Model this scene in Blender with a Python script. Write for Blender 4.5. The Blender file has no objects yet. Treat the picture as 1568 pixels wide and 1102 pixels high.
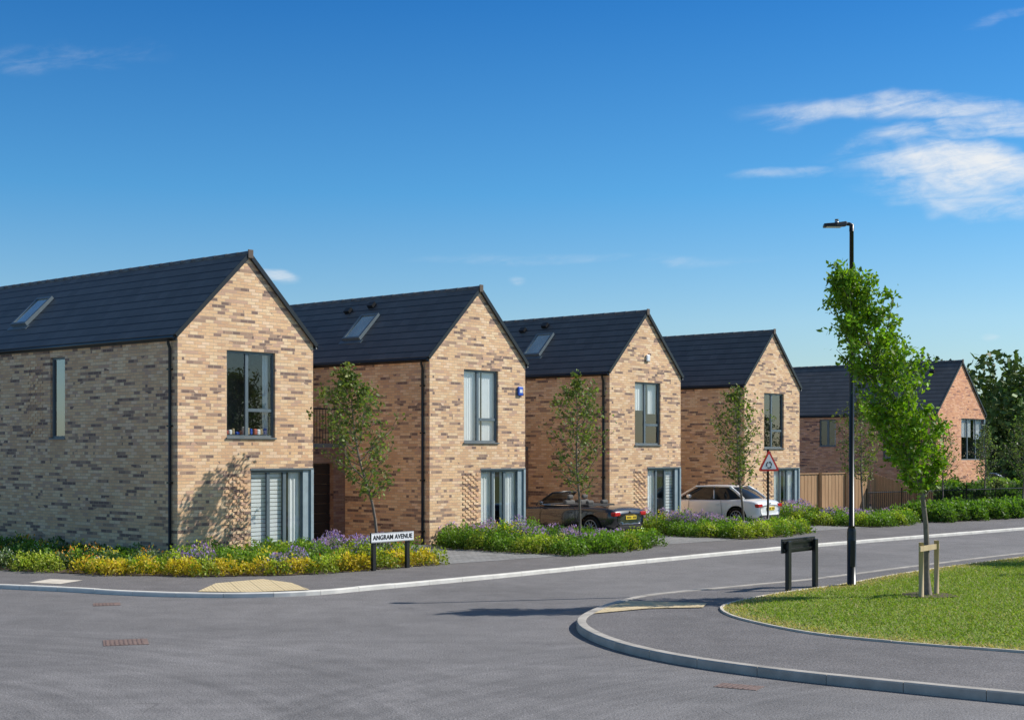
import bpy, math, random
import numpy as np
from mathutils import Vector, Matrix
random.seed(7); RNG=np.random.default_rng(7)
sc=bpy.context.scene
sc.view_settings.view_transform='Standard'; sc.view_settings.look='None'; sc.view_settings.exposure=0
COL=sc.collection
ANG=math.atan2(.763,.646)
STEP=(5.38,6.40)

# ------------------------------------------------------------ node helpers
class NT:
    def __init__(s,nt): s.nt=nt; s.n=nt.nodes; s.l=nt.links
    def node(s,t,**k):
        n=s.n.new(t)
        for a,b in k.items(): setattr(n,a,b)
        return n
    def put(s,sock,v):
        if isinstance(v,bpy.types.NodeSocket): s.l.new(v,sock)
        elif v is not None: sock.default_value=v
    def m(s,op,a,b=None,c=None,clamp=False):
        n=s.node('ShaderNodeMath',operation=op); n.use_clamp=clamp
        s.put(n.inputs[0],a)
        if b is not None: s.put(n.inputs[1],b)
        if c is not None: s.put(n.inputs[2],c)
        return n.outputs[0]
    def comb(s,x,y,z=0.0):
        n=s.node('ShaderNodeCombineXYZ'); s.put(n.inputs[0],x); s.put(n.inputs[1],y); s.put(n.inputs[2],z); return n.outputs[0]
    def noise(s,vec,scale,detail=4,rough=.55,dist=0.0):
        n=s.node('ShaderNodeTexNoise'); 
        if vec is not None: s.l.new(vec,n.inputs['Vector'])
        n.inputs['Scale'].default_value=scale; n.inputs['Detail'].default_value=detail
        n.inputs['Roughness'].default_value=rough; n.inputs['Distortion'].default_value=dist
        return n.outputs['Fac']
    def mix(s,f,a,b,mode='MIX'):
        n=s.node('ShaderNodeMixRGB',blend_type=mode)
        s.put(n.inputs[0],f); s.put(n.inputs[1],a); s.put(n.inputs[2],b); return n.outputs[0]
    def ramp(s,f,stops,interp='LINEAR'):
        n=s.node('ShaderNodeValToRGB'); cr=n.color_ramp; cr.interpolation=interp
        while len(cr.elements)<len(stops): cr.elements.new(.5)
        for e,(p,c) in zip(cr.elements,stops):
            e.position=p; e.color=(c if len(c)==4 else (*c,1)) if not isinstance(c,(int,float)) else (c,c,c,1)
        s.put(n.inputs[0],f); return n.outputs[0]
    def mapr(s,v,a,b,c=0.,d=1.,smooth=False):
        n=s.node('ShaderNodeMapRange'); n.clamp=True
        if smooth: n.interpolation_type='SMOOTHSTEP'
        s.put(n.inputs[0],v); n.inputs[1].default_value=a;n.inputs[2].default_value=b;n.inputs[3].default_value=c;n.inputs[4].default_value=d
        return n.outputs[0]
    def bump(s,h,strength=.4,dist=.02):
        n=s.node('ShaderNodeBump'); n.inputs['Strength'].default_value=strength; n.inputs['Distance'].default_value=dist
        s.l.new(h,n.inputs['Height']); return n.outputs[0]
def c4(c): return (c[0],c[1],c[2],1)
def newmat(name):
    m=bpy.data.materials.new(name); m.use_nodes=True
    t=NT(m.node_tree); b=m.node_tree.nodes['Principled BSDF']
    return m,t,b
def simple(name,col,rough=.6,metal=0,var=.12,scale=6,spec=None,coat=0):
    m,t,b=newmat(name)
    tc=t.node('ShaderNodeTexCoord')
    n=t.noise(tc.outputs['Object'],scale,3)
    c=t.mix(1.0,c4(col),t.ramp(n,[(.25,1-var),(.75,1+var)]),'MULTIPLY')
    t.l.new(c,b.inputs['Base Color']); b.inputs['Roughness'].default_value=rough; b.inputs['Metallic'].default_value=metal
    if spec is not None: b.inputs['Specular IOR Level'].default_value=spec
    if coat: b.inputs['Coat Weight'].default_value=coat; b.inputs['Coat Roughness'].default_value=.03
    return m

def brick_mat(name,tint=(1,1,1),dark_amt=.78):
    m,t,b=newmat(name)
    uv=t.node('ShaderNodeTexCoord').outputs['UV']
    sp=t.node('ShaderNodeSeparateXYZ'); t.l.new(uv,sp.inputs[0]); u,v=sp.outputs[0],sp.outputs[1]
    rv=t.m('DIVIDE',v,.075); row=t.m('FLOOR',rv); fv=t.m('FRACT',rv)
    par=t.m('MULTIPLY',t.m('MODULO',t.m('ADD',row,1000.0),2.0),.5)
    ru=t.m('ADD',t.m('DIVIDE',u,.225),par); col=t.m('FLOOR',ru); fu=t.m('FRACT',ru)
    def wn(x,y):
        n=t.node('ShaderNodeTexWhiteNoise',noise_dimensions='2D'); t.l.new(t.comb(x,y),n.inputs['Vector']); return n.outputs['Value']
    r1=wn(col,row)
    rr=wn(row,t.m('MULTIPLY',row,.37))
    run=t.m('FLOOR',t.m('ADD',t.m('DIVIDE',ru,2.0),t.m('MULTIPLY',rr,7.0)))
    r2=wn(run,t.m('ADD',row,31.0))
    patch=t.noise(t.comb(t.m('MULTIPLY',u,.9),t.m('MULTIPLY',v,1.6)),1.0,2)
    k3=(1.40,1.31,1.22)
    T=lambda c:tuple(min(.92,k3[i]*c[i]*tint[i]) for i in range(3))
    basec=t.ramp(r1,[(0,T((.61,.42,.25))),(.2,T((.56,.37,.225))),(.36,T((.68,.50,.325))),(.52,T((.61,.43,.27))),(.66,T((.53,.34,.21))),(.78,T((.66,.49,.34))),(.90,T((.47,.31,.225)))],'CONSTANT')
    thr=t.m('SUBTRACT',dark_amt+.22,t.m('MULTIPLY',patch,.40))
    dk=t.m('GREATER_THAN',r2,thr); dk=t.m('MULTIPLY',dk,t.m('GREATER_THAN',r1,.18))
    darkc=t.ramp(t.m('FRACT',t.m('MULTIPLY',r1,7.3)),[(0,T((.18,.125,.105))),(.35,T((.33,.225,.165))),(.7,T((.25,.17,.135)))],'CONSTANT')
    c=t.mix(dk,basec,darkc)
    big=t.noise(t.comb(u,v),.55,2); c=t.mix(1.0,c,t.ramp(big,[(.3,.90),(.7,1.08)]),'MULTIPLY')
    fine=t.noise(t.comb(u,v),45,2); c=t.mix(1.0,c,t.ramp(fine,[(.25,.84),(.75,1.13)]),'MULTIPLY')
    mo=t.m('MAXIMUM',t.m('LESS_THAN',fu,.045),t.m('LESS_THAN',fv,.13))
    c=t.mix(mo,c,c4(T((.40,.31,.235))))
    t.l.new(c,b.inputs['Base Color']); b.inputs['Roughness'].default_value=.9
    h=t.m('ADD',t.m('SUBTRACT',1.0,mo),t.m('ADD',t.m('MULTIPLY',fine,.5),t.m('MULTIPLY',r1,.4)))
    t.l.new(t.bump(h,.6,.014),b.inputs['Normal'])
    return m
def slate_mat():
    m,t,b=newmat('slate_roof')
    uv=t.node('ShaderNodeTexCoord').outputs['UV']
    sp=t.node('ShaderNodeSeparateXYZ'); t.l.new(uv,sp.inputs[0]); u,v=sp.outputs[0],sp.outputs[1]
    rv=t.m('DIVIDE',v,.29); row=t.m('FLOOR',rv); fv=t.m('FRACT',rv)
    ru=t.m('ADD',t.m('DIVIDE',u,.33),t.m('MULTIPLY',t.m('MODULO',t.m('ADD',row,100.),2.),.5)); col=t.m('FLOOR',ru); fu=t.m('FRACT',ru)
    n=t.node('ShaderNodeTexWhiteNoise',noise_dimensions='2D'); t.l.new(t.comb(col,row),n.inputs['Vector'])
    c=t.ramp(n.outputs['Value'],[(0,(.112,.104,.100)),(1,(.140,.131,.126))])
    big=t.noise(t.comb(u,v),.8,3); c=t.mix(1.0,c,t.ramp(big,[(.3,.88),(.7,1.14)]),'MULTIPLY')
    gap=t.m('MAXIMUM',t.m('MULTIPLY',t.m('LESS_THAN',fu,.02),.5),t.m('LESS_THAN',fv,.15))
    c=t.mix(gap,c,(.020,.020,.021,1))
    t.l.new(c,b.inputs['Base Color']); b.inputs['Roughness'].default_value=.5
    h=t.m('ADD',t.m('SUBTRACT',1.0,fv),t.m('MULTIPLY',n.outputs['Value'],.15))
    t.l.new(t.bump(h,.5,.02),b.inputs['Normal'])
    return m
def asphalt_mat(name,base,var=.2,marks=False,tint=(1,1,1.02)):
    m,t,b=newmat(name)
    tc=t.node('ShaderNodeTexCoord').outputs['Object']
    big=t.noise(tc,.22,3,.6,.8); mid=t.noise(tc,1.9,4,.65); fine=t.noise(tc,42,2,.75); fin2=t.noise(tc,130,1,.7)
    c=t.mix(1.0,c4([base*k for k in tint]),t.ramp(big,[(.3,1-var),(.7,1+var)]),'MULTIPLY')
    c=t.mix(1.0,c,t.ramp(mid,[(.3,.86),(.7,1.14)]),'MULTIPLY')
    c=t.mix(1.0,c,t.ramp(fine,[(.3,.42),(.7,1.6)]),'MULTIPLY')
    c=t.mix(1.0,c,t.ramp(fin2,[(.3,.5),(.7,1.5)]),'MULTIPLY')
    if marks:
        sp=t.node('ShaderNodeSeparateXYZ'); t.l.new(tc,sp.inputs[0]); x,y=sp.outputs[0],sp.outputs[1]
        tot=None
        for (cx,cy,sc_,lo,hi,sd) in [(-9.5,11,2.2,3.5,12,.9),(7.5,9.5,2.6,5.5,13,.9),(-2,-6,1.6,18,28,.5)]:
            dx=t.m('SUBTRACT',x,cx); dy=t.m('SUBTRACT',y,cy)
            r=t.m('SQRT',t.m('ADD',t.m('MULTIPLY',dx,dx),t.m('MULTIPLY',dy,dy)))
            a=t.m('ARCTAN2',dy,dx)
            st=t.noise(t.comb(t.m('MULTIPLY',r,sc_),t.m('MULTIPLY',a,1.1)),1.6,3,.6)
            ww=t.m('MULTIPLY',t.mapr(r,lo,lo+2,0,1,True),t.mapr(r,hi-3,hi,1,0,True))
            k=t.m('MULTIPLY',t.m('SUBTRACT',st,.5),ww); k=t.m('MULTIPLY',k,sd)
            tot=k if tot is None else t.m('ADD',tot,k)
        f=t.m('ADD',tot,1.0)
        c=t.mix(1.0,c,t.comb(f,f,f),'MULTIPLY')
        cr=t.noise(tc,.35,2,.5,1.2); crk=t.mapr(t.m('ABSOLUTE',t.m('SUBTRACT',cr,.5)),0,.0016,.7,1)
        c=t.mix(1.0,c,t.comb(crk,crk,crk),'MULTIPLY')
    t.l.new(c,b.inputs['Base Color']); b.inputs['Roughness'].default_value=.85
    t.l.new(t.bump(fine,.55,.014),b.inputs['Normal'])
    return m
def paver_mat(name,ca,cb,sx=.2,sy=.1,rot=0.0):
    m,t,b=newmat(name)
    tc=t.node('ShaderNodeTexCoord').outputs['Object']
    mp=t.node('ShaderNodeMapping'); t.l.new(tc,mp.inputs[0]); mp.inputs['Rotation'].default_value=(0,0,rot)
    br=t.node('ShaderNodeTexBrick'); t.l.new(mp.outputs[0],br.inputs[0])
    br.inputs['Scale'].default_value=1; br.inputs['Brick Width'].default_value=sx; br.inputs['Row Height'].default_value=sy
    br.inputs['Mortar Size'].default_value=.006; br.inputs['Color1'].default_value=c4(ca); br.inputs['Color2'].default_value=c4(cb); br.inputs['Mortar'].default_value=c4([k*.45 for k in ca])
    n=t.noise(tc,1.5,3); c=t.mix(1.0,br.outputs[0],t.ramp(n,[(.3,.82),(.7,1.15)]),'MULTIPLY')
    t.l.new(c,b.inputs['Base Color']); b.inputs['Roughness'].default_value=.85
    return m
def tactile_mat():
    m,t,b=newmat('tactile_paving')
    tc=t.node('ShaderNodeTexCoord').outputs['Object']
    mp=t.node('ShaderNodeMapping'); t.l.new(tc,mp.inputs[0]); mp.inputs['Rotation'].default_value=(0,0,-.3)
    sp=t.node('ShaderNodeSeparateXYZ'); t.l.new(mp.outputs[0],sp.inputs[0])
    fx=t.m('SUBTRACT',t.m('FRACT',t.m('DIVIDE',sp.outputs[0],.067)),.5); fy=t.m('SUBTRACT',t.m('FRACT',t.m('DIVIDE',sp.outputs[1],.067)),.5)
    r=t.m('SQRT',t.m('ADD',t.m('MULTIPLY',fx,fx),t.m('MULTIPLY',fy,fy)))
    d=t.mapr(r,.22,.34,1,0)
    gx=t.m('FRACT',t.m('DIVIDE',sp.outputs[0],.402)); gy=t.m('FRACT',t.m('DIVIDE',sp.outputs[1],.402))
    g=t.m('MAXIMUM',t.m('LESS_THAN',gx,.035),t.m('LESS_THAN',gy,.035))
    n=t.noise(tc,3,4); c=t.mix(n,(.60,.46,.25,1),(.76,.61,.38,1)); c=t.mix(t.m('MULTIPLY',g,.7),c,(.2,.16,.1,1))
    t.l.new(c,b.inputs['Base Color']); b.inputs['Roughness'].default_value=.85
    t.l.new(t.bump(d,1,.006),b.inputs['Normal']); return m
def foliage_mat(name,rough=.55,trans=.35,spec=.35):
    m,t,b=newmat(name)
    at=t.node('ShaderNodeAttribute'); at.attribute_name='col'
    t.l.new(at.outputs['Color'],b.inputs['Base Color']); b.inputs['Roughness'].default_value=rough
    b.inputs['Specular IOR Level'].default_value=spec
    tr=t.node('ShaderNodeBsdfTranslucent')
    c=t.mix(1.0,at.outputs['Color'],(1.4,1.6,.6,1),'MULTIPLY'); t.l.new(c,tr.inputs[0])
    mx=t.node('ShaderNodeMixShader'); mx.inputs[0].default_value=trans
    t.l.new(b.outputs[0],mx.inputs[1]); t.l.new(tr.outputs[0],mx.inputs[2])
    t.l.new(mx.outputs[0],m.node_tree.nodes['Material Output'].inputs[0]); return m
def glass_mat(name,tint=(.97,.99,.99),boost=1.0):
    m,t,b=newmat(name)
    gl=t.node('ShaderNodeBsdfGlossy'); gl.inputs['Roughness'].default_value=.015; gl.inputs[0].default_value=(.95,.98,1,1)
    tr=t.node('ShaderNodeBsdfTransparent'); tr.inputs[0].default_value=c4(tint)
    fr=t.node('ShaderNodeFresnel'); fr.inputs[0].default_value=1.5
    f=t.m('MULTIPLY',fr.outputs[0],1.8*boost,clamp=True)
    f=t.m('MINIMUM',t.m('MAXIMUM',f,.08),.30)
    nz=t.noise(t.node('ShaderNodeTexCoord').outputs['Object'],1.3,2)
    bp=t.bump(nz,.05,.05); t.l.new(bp,gl.inputs['Normal'])
    mx=t.node('ShaderNodeMixShader'); t.l.new(f,mx.inputs[0]); t.l.new(tr.outputs[0],mx.inputs[1]); t.l.new(gl.outputs[0],mx.inputs[2])
    t.l.new(mx.outputs[0],m.node_tree.nodes['Material Output'].inputs[0]); return m
def wood_mat(name,a,b_,scale=1):
    m,t,b=newmat(name)
    tc=t.node('ShaderNodeTexCoord').outputs['Object']
    mp=t.node('ShaderNodeMapping'); t.l.new(tc,mp.inputs[0]); mp.inputs['Scale'].default_value=(9*scale,9*scale,.8*scale)
    n=t.noise(mp.outputs[0],1.2,4,.6); c=t.ramp(n,[(.3,a),(.7,b_)])
    t.l.new(c,b.inputs['Base Color']); b.inputs['Roughness'].default_value=.8; return m

M={}
M['brick']=brick_mat('buff_brick')
M['brick_red']=brick_mat('pink_brick',tint=(1.0,.76,.72),dark_amt=.90)
M['brick_dark']=brick_mat('dark_brick',tint=(.36,.34,.40),dark_amt=.9)
M['slate']=slate_mat()
M['black']=simple('black_powder_coat',(.014,.014,.015),.35)
M['frame']=simple('grey_aluminium_frame',(.13,.165,.185),.38)
M['post']=simple('pale_grey_aluminium',(.32,.39,.42),.4)
M['glass']=glass_mat('window_glass'); M['cglass']=glass_mat('car_glass',(.25,.28,.28))
M['dark']=simple('dark_interior',(.035,.033,.032),.9)
M['room']=simple('interior_wall',(.13,.12,.11),.9)
M['curtain']=simple('white_curtain',(.88,.88,.86),.9,var=.04)
M['blind']=simple('white_blind',(.88,.88,.86),.8,var=.03)
M['road']=asphalt_mat('road_asphalt',.170,.15,True,(1.07,1.0,.98))
M['pave']=asphalt_mat('pavement_asphalt',.140,.14,False,(1.09,1.0,.98))
M['kerb']=simple('concrete_kerb',(.74,.70,.63),.85,var=.15,scale=3)
M['kerbg']=simple('grey_kerb',(.43,.39,.34),.85,var=.28,scale=3)
M['edging']=simple('concrete_edging',(.66,.58,.48),.85,var=.2,scale=4)
M['paver']=paver_mat('drive_pavers',(.23,.225,.22),(.31,.305,.30),.2,.1,-ANG)
M['tactile']=tactile_mat()
M['soil']=simple('bark_soil',(.10,.065,.045),.95,var=.35,scale=20)
M['foliage']=foliage_mat('foliage'); M['farfol']=foliage_mat('far_foliage',trans=.15)
M['grassb']=foliage_mat('grass_blades',trans=.3,spec=.15)
M['bark']=simple('bark',(.20,.165,.13),.9,var=.3,scale=14)
M['fence']=wood_mat('fence_wood',(.42,.23,.11),(.58,.35,.18)); M['stake']=wood_mat('stake_wood',(.45,.33,.18),(.62,.48,.28))
M['white']=simple('white_paint',(.84,.84,.84),.5,var=.03)
M['red']=simple('red_reflective',(.70,.03,.02),.4,var=.05)
M['yellow']=simple('yellow_plate',(.85,.60,.03),.4,var=.03)
M['tail']=simple('tail_light',(.50,.01,.01),.15,var=.05)
M['tyre']=simple('tyre_rubber',(.015,.015,.015),.85)
M['alloy']=simple('alloy_wheel',(.45,.46,.48),.3,.9)
M['chrome']=simple('chrome',(.7,.7,.72),.1,1)
M['pblack']=simple('black_car_paint',(.014,.016,.022),.25,0,.05,2,.6,1.0)
M['pwhite']=simple('white_car_paint',(.84,.84,.84),.3,0,.02,2,.5,1.0)
M['pgrey']=simple('grey_car_paint',(.10,.11,.13),.3,0,.02,2,.5,1.0)
M['blue']=simple('alarm_blue',(.02,.10,.55),.4)
M['grey']=simple('grey_cladding',(.15,.17,.20),.5,var=.08)
M['grill']=simple('rusty_iron',(.22,.15,.125),.8,var=.3,scale=10)
M['grill2']=simple('rusty_iron_bars',(.17,.115,.10),.8,var=.3,scale=10)
M['soft']=simple('coloured_cloth',(.5,.12,.08),.9)
M['ridgeend']=simple('ridge_end',(.12,.09,.07),.8)

# ------------------------------------------------------------ mesh helpers
def empty(name,loc=(0,0,0),rz=0.0):
    o=bpy.data.objects.new(name,None); COL.objects.link(o); o.location=loc; o.rotation_euler=(0,0,rz); o.empty_display_size=.2; return o
def mesh(name,verts,faces,mat,parent=None,uvs=None,smooth=False,loc=None,rz=None):
    me=bpy.data.meshes.new(name); me.from_pydata([tuple(v) for v in verts],[],faces)
    mats=mat if isinstance(mat,(list,tuple)) else [mat]
    for m_ in mats: me.materials.append(m_)
    ul=me.uv_layers.new(name='UVMap')
    if uvs is not None:
        for p,fu in zip(me.polygons,uvs):
            for li,uvv in zip(p.loop_indices,fu): ul.data[li].uv=uvv
    else:
        for p in me.polygons:
            n=p.normal; ax=max(range(3),key=lambda i:abs(n[i]))
            for li in p.loop_indices:
                co=me.vertices[me.loops[li].vertex_index].co
                ul.data[li].uv=(co.y,co.z) if ax==0 else ((co.x,co.z) if ax==1 else (co.x,co.y))
    if smooth:
        for p in me.polygons: p.use_smooth=True
    me.update()
    o=bpy.data.objects.new(name,me); COL.objects.link(o)
    if parent: o.parent=parent
    if loc: o.location=loc
    if rz is not None: o.rotation_euler=(0,0,rz)
    return o
BF=[(0,3,2,1),(4,5,6,7),(0,1,5,4),(1,2,6,5),(2,3,7,6),(3,0,4,7)]
def boxdata(boxes):
    V=[];F=[]
    for (x0,x1,y0,y1,z0,z1) in boxes:
        k=len(V)
        V+= [(x0,y0,z0),(x1,y0,z0),(x1,y1,z0),(x0,y1,z0),(x0,y0,z1),(x1,y0,z1),(x1,y1,z1),(x0,y1,z1)]
        F+= [tuple(k+i for i in f) for f in BF]
    return V,F
def boxes(name,bl,mat,parent=None,bevel=0,**k):
    V,F=boxdata(bl); o=mesh(name,V,F,mat,parent,**k)
    if bevel:
        b=o.modifiers.new('bevel','BEVEL'); b.width=bevel; b.segments=2
    return o
def tubedata(paths,sides=8,cap=True):
    V=[];F=[]
    for pts,rad in paths:
        pts=[Vector(p) for p in pts]; base=len(V)
        for i,p in enumerate(pts):
            d=(pts[min(i+1,len(pts)-1)]-pts[max(i-1,0)]).normalized()
            a=d.cross(Vector((0,0,1)) if abs(d.z)<.9 else Vector((1,0,0))).normalized(); b=d.cross(a)
            r=rad[i] if isinstance(rad,(list,tuple)) else rad
            for s in range(sides):
                th=2*math.pi*s/sides; V.append(p+a*math.cos(th)*r+b*math.sin(th)*r)
        for i in range(len(pts)-1):
            for s in range(sides):
                q=base+i*sides; F.append((q+s,q+(s+1)%sides,q+sides+(s+1)%sides,q+sides+s))
        if cap:
            F.append(tuple(base+s for s in range(sides))); e=base+(len(pts)-1)*sides; F.append(tuple(e+s for s in reversed(range(sides))))
    return V,F
def tubes(name,paths,mat,parent=None,sides=8,**k):
    V,F=tubedata(paths,sides); return mesh(name,V,F,mat,parent,smooth=True,**k)
def npmesh(name,V,nper,cols,mat,parent=None):
    n=len(V)//nper; me=bpy.data.meshes.new(name)
    me.vertices.add(len(V)); me.vertices.foreach_set('co',V.astype(np.float32).ravel())
    me.loops.add(len(V)); me.loops.foreach_set('vertex_index',np.arange(len(V),dtype=np.int32))
    me.polygons.add(n); me.polygons.foreach_set('loop_start',np.arange(0,len(V),nper,dtype=np.int32))
    try: me.polygons.foreach_set('loop_total',np.full(n,nper,dtype=np.int32))
    except Exception: pass
    me.update(calc_edges=True)
    ca=me.attributes.new('col','FLOAT_COLOR','POINT')
    cc=np.ones((len(V),4),dtype=np.float32); cc[:,:3]=np.repeat(cols,nper,axis=0); ca.data.foreach_set('color',cc.ravel())
    me.materials.append(mat); o=bpy.data.objects.new(name,me); COL.objects.link(o)
    if parent: o.parent=parent
    return o
def leafverts(P,size,up=0.0,elong=1.5):
    n=len(P); a=RNG.normal(size=(n,3)); a[:,2]+=up; a/=np.linalg.norm(a,axis=1,keepdims=True)
    b=RNG.normal(size=(n,3)); b-=a*np.sum(a*b,axis=1,keepdims=True); b/=np.linalg.norm(b,axis=1,keepdims=True)
    s=(size*RNG.uniform(.6,1.25,size=n))[:,None]
    V=np.empty((n,4,3)); V[:,0]=P; V[:,1]=P+a*s*elong*.5+b*s*.42; V[:,2]=P+a*s*elong; V[:,3]=P+a*s*elong*.5-b*s*.42
    return V.reshape(-1,3)
def colvar(n,base,v=.3,hue=.15):
    c=np.array(base)[None]*(1+RNG.uniform(-v,v,size=(n,1))); c=c*(1+RNG.uniform(-hue,hue,size=(n,3))); return np.clip(c,.002,1)
def catmull(pts,n=8):
    out=[]; P=[Vector((p[0],p[1],0)) for p in pts]; L=len(P)
    for i in range(L-1):
        p0=P[max(i-1,0)];p1=P[i];p2=P[i+1];p3=P[min(i+2,L-1)]
        for k in range(n):
            t=k/n; out.append(.5*((2*p1)+(-p0+p2)*t+(2*p0-5*p1+4*p2-p3)*t*t+(-p0+3*p1-3*p2+p3)*t**3))
    out.append(P[-1]); return [(v.x,v.y) for v in out]
def sheet(name,poly,z,mat):
    from mathutils.geometry import tessellate_polygon
    V=[(p[0],p[1],z) for p in poly]
    tri=tessellate_polygon([[Vector(v) for v in V]])
    F=[]
    for t_ in tri:
        a,b,c=[Vector(V[i]) for i in t_]
        F.append(tuple(t_) if (b-a).cross(c-a).z>0 else tuple(reversed(t_)))
    return mesh(name,V,F,mat)
def kerbline(name,line,w,z0,z1,mat,inward=1,seg=.9):
    P=[Vector((p[0],p[1],0)) for p in line]; 
    V=[];F=[]
    d=[0]
    for i in range(1,len(P)): d.append(d[-1]+(P[i]-P[i-1]).length)
    def at(s):
        s=max(0,min(d[-1],s))
        for i in range(1,len(P)):
            if s<=d[i]+1e-9:
                f=(s-d[i-1])/max(d[i]-d[i-1],1e-6); return P[i-1].lerp(P[i],f)
        return P[-1]
    def nrm(s):
        t_=(at(s+.1)-at(s-.1)).normalized(); return Vector((-t_.y,t_.x,0))*inward
    s=0
    while s<d[-1]-.05:
        e=min(s+seg,d[-1]); k=3
        base=len(V); zz=z1+random.uniform(-.003,.003)
        for j in range(k+1):
            q=s+.004+(e-s-.008)*j/k; p=at(q); n=nrm(q)
            a=p; b=p+n*w; c=.015
            V+= [(a.x,a.y,z0),(a.x,a.y,zz-c),(a.x+n.x*c,a.y+n.y*c,zz),(b.x,b.y,zz),(b.x,b.y,z0)]
        for j in range(k):
            for r in range(4):
                q=base+j*5+r; F.append((q,q+1,q+6,q+5))
        F.append(tuple(base+r for r in range(5))); F.append(tuple(base+k*5+r for r in reversed(range(5))))
        s=e
    return mesh(name,V,F,mat)

# ------------------------------------------------------------ camera, world, sun
cam=bpy.data.cameras.new('camera'); co=bpy.data.objects.new('camera',cam); COL.objects.link(co); sc.camera=co
F_PX=2145.; cam.sensor_width=36; cam.lens=F_PX/1568*36; cam.shift_y=139/1568; cam.clip_end=3000; cam.clip_start=.1
co.location=(0,0,2.65); co.rotation_euler=(math.radians(90),0,0)
SAZ=math.radians(14); SEL=math.radians(40)
sl=bpy.data.lights.new('sun','SUN'); so=bpy.data.objects.new('sun',sl); COL.objects.link(so)
sl.energy=5.0; sl.angle=math.radians(.5); sl.color=(1,.965,.89)
sd=Vector((math.cos(SAZ)*math.cos(SEL),math.sin(SAZ)*math.cos(SEL),math.sin(SEL)))
so.rotation_euler=sd.to_track_quat('Z','Y').to_euler(); so.location=(30,5,30)
w=bpy.data.worlds.new('World'); sc.world=w; w.use_nodes=True
t=NT(w.node_tree); bg=w.node_tree.nodes['Background']
sky=t.node('ShaderNodeTexSky',sky_type='NISHITA'); sky.sun_disc=False; sky.sun_elevation=SEL; sky.sun_rotation=math.radians(90)-SAZ
sky.air_density=1.0; sky.dust_density=.35; sky.ozone_density=2.5
gen=t.node('ShaderNodeTexCoord').outputs['Generated']
sp=t.node('ShaderNodeSeparateXYZ'); t.l.new(gen,sp.inputs[0]); X,Y,Z=sp.outputs
tint=t.ramp(t.m('MAXIMUM',Z,0.0),[(0,(.84,.90,.94)),(.09,(.76,.98,1.12)),(.18,(.36,.86,1.17)),(.32,(.13,.60,1.06)),(.7,(.92,.93,.88))])
skyc=t.mix(1.0,sky.outputs[0],tint,'MULTIPLY')
Yc=t.m('MAXIMUM',Y,.05); U=t.m('DIVIDE',X,Yc); V_=t.m('DIVIDE',Z,Yc)
wob=t.noise(t.comb(t.m('MULTIPLY',U,9.),t.m('MULTIPLY',V_,18.)),1.0,3,.6)
wobv=t.m('MULTIPLY',t.m('SUBTRACT',wob,.5),.07)
fb=t.noise(t.comb(t.m('MULTIPLY',U,18.),t.m('MULTIPLY',t.m('SUBTRACT',V_,t.m('MULTIPLY',U,.15)),85.),3.7),1.0,6,.64,.5)
fb2=t.noise(t.comb(t.m('MULTIPLY',U,34.),t.m('MULTIPLY',V_,60.),9.7),1.0,5,.68,.9)
cl=None
def pxuv(px,py): return ((px-784)/F_PX,(690-py)/F_PX)
for (px,py,hw,hh,tilt,amp) in [(1390,160,225,26,.05,1.0),(1480,192,190,26,.22,.95),(1490,262,185,48,.05,1.15),(1480,305,155,34,0,.85),(1200,263,80,10,0,.6),(428,423,30,13,-.1,1.0),(792,432,14,9,0,.6),(1516,518,16,7,0,.7),(90,88,150,24,0,.30),(900,398,260,10,.0,.38),(1540,30,60,10,.3,.45)]:
    cu,cv=pxuv(px,py); du=t.m('SUBTRACT',U,cu); dv=t.m('SUBTRACT',t.m('SUBTRACT',V_,cv),t.m('MULTIPLY',du,tilt))
    dv=t.m('ADD',dv,t.m('MULTIPLY',wobv,min(1,hh/30.)))
    a=t.m('DIVIDE',du,hw/F_PX); b_=t.m('DIVIDE',dv,hh/F_PX)
    r2=t.m('ADD',t.m('MULTIPLY',a,a),t.m('MULTIPLY',b_,b_))
    e=t.m('MULTIPLY',t.mapr(r2,0,1.7,1,0,True),amp)
    cl=e if cl is None else t.m('MAXIMUM',cl,e)
nn=t.m('ADD',t.m('MULTIPLY',fb,.65),t.m('MULTIPLY',fb2,.35))
dens=t.m('MULTIPLY',cl,t.mapr(t.m('ADD',nn,t.m('MULTIPLY',cl,.24)),.44,1.02,0,1,True))
dens=t.m('MULTIPLY',dens,t.m('GREATER_THAN',Y,.1)); dens=t.m('MULTIPLY',dens,.95,clamp=True)
SKY=.112
fc=t.mix(dens,skyc,(7.4,7.7,8.0,1))
t.l.new(fc,bg.inputs[0]); bg.inputs[1].default_value=SKY

# ------------------------------------------------------------ ground
sheet('ground',[(-600,-60),(600,-60),(600,1200),(-600,1200)],-.03,simple('far_ground',(.07,.10,.03),.95,var=.3,scale=.2))
sheet('road',[(-60,-30),(80,-30),(130,140),(-60,140)],0,M['road'])
farK=catmull([(-45,39.5),(-20,30.6),(-9.75,26.9),(-7.2,25.75),(-5.9,25.35),(-4.7,25.3),(-3.6,25.75),(-2.6,26.75),(-.33,29.1),(3.1,33.0),(8.34,38.6),(17,46.8),(30,59),(60,87)],6)
PZ=.07
def inset(line,d,sgn):
    out=[]
    for i,p in enumerate(line):
        a=Vector(line[max(i-1,0)]); b_=Vector(line[min(i+1,len(line)-1)]); t_=(b_-a).normalized(); out.append((p[0]-t_.y*d*sgn,p[1]+t_.x*d*sgn))
    return out
sheet('pavement',inset(farK,.06,1)+[(60,160),(-45,160)],PZ,M['pave'])
kerbline('kerb',farK,.14,-.02,PZ+.012,M['kerb'],inward=1)
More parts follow.
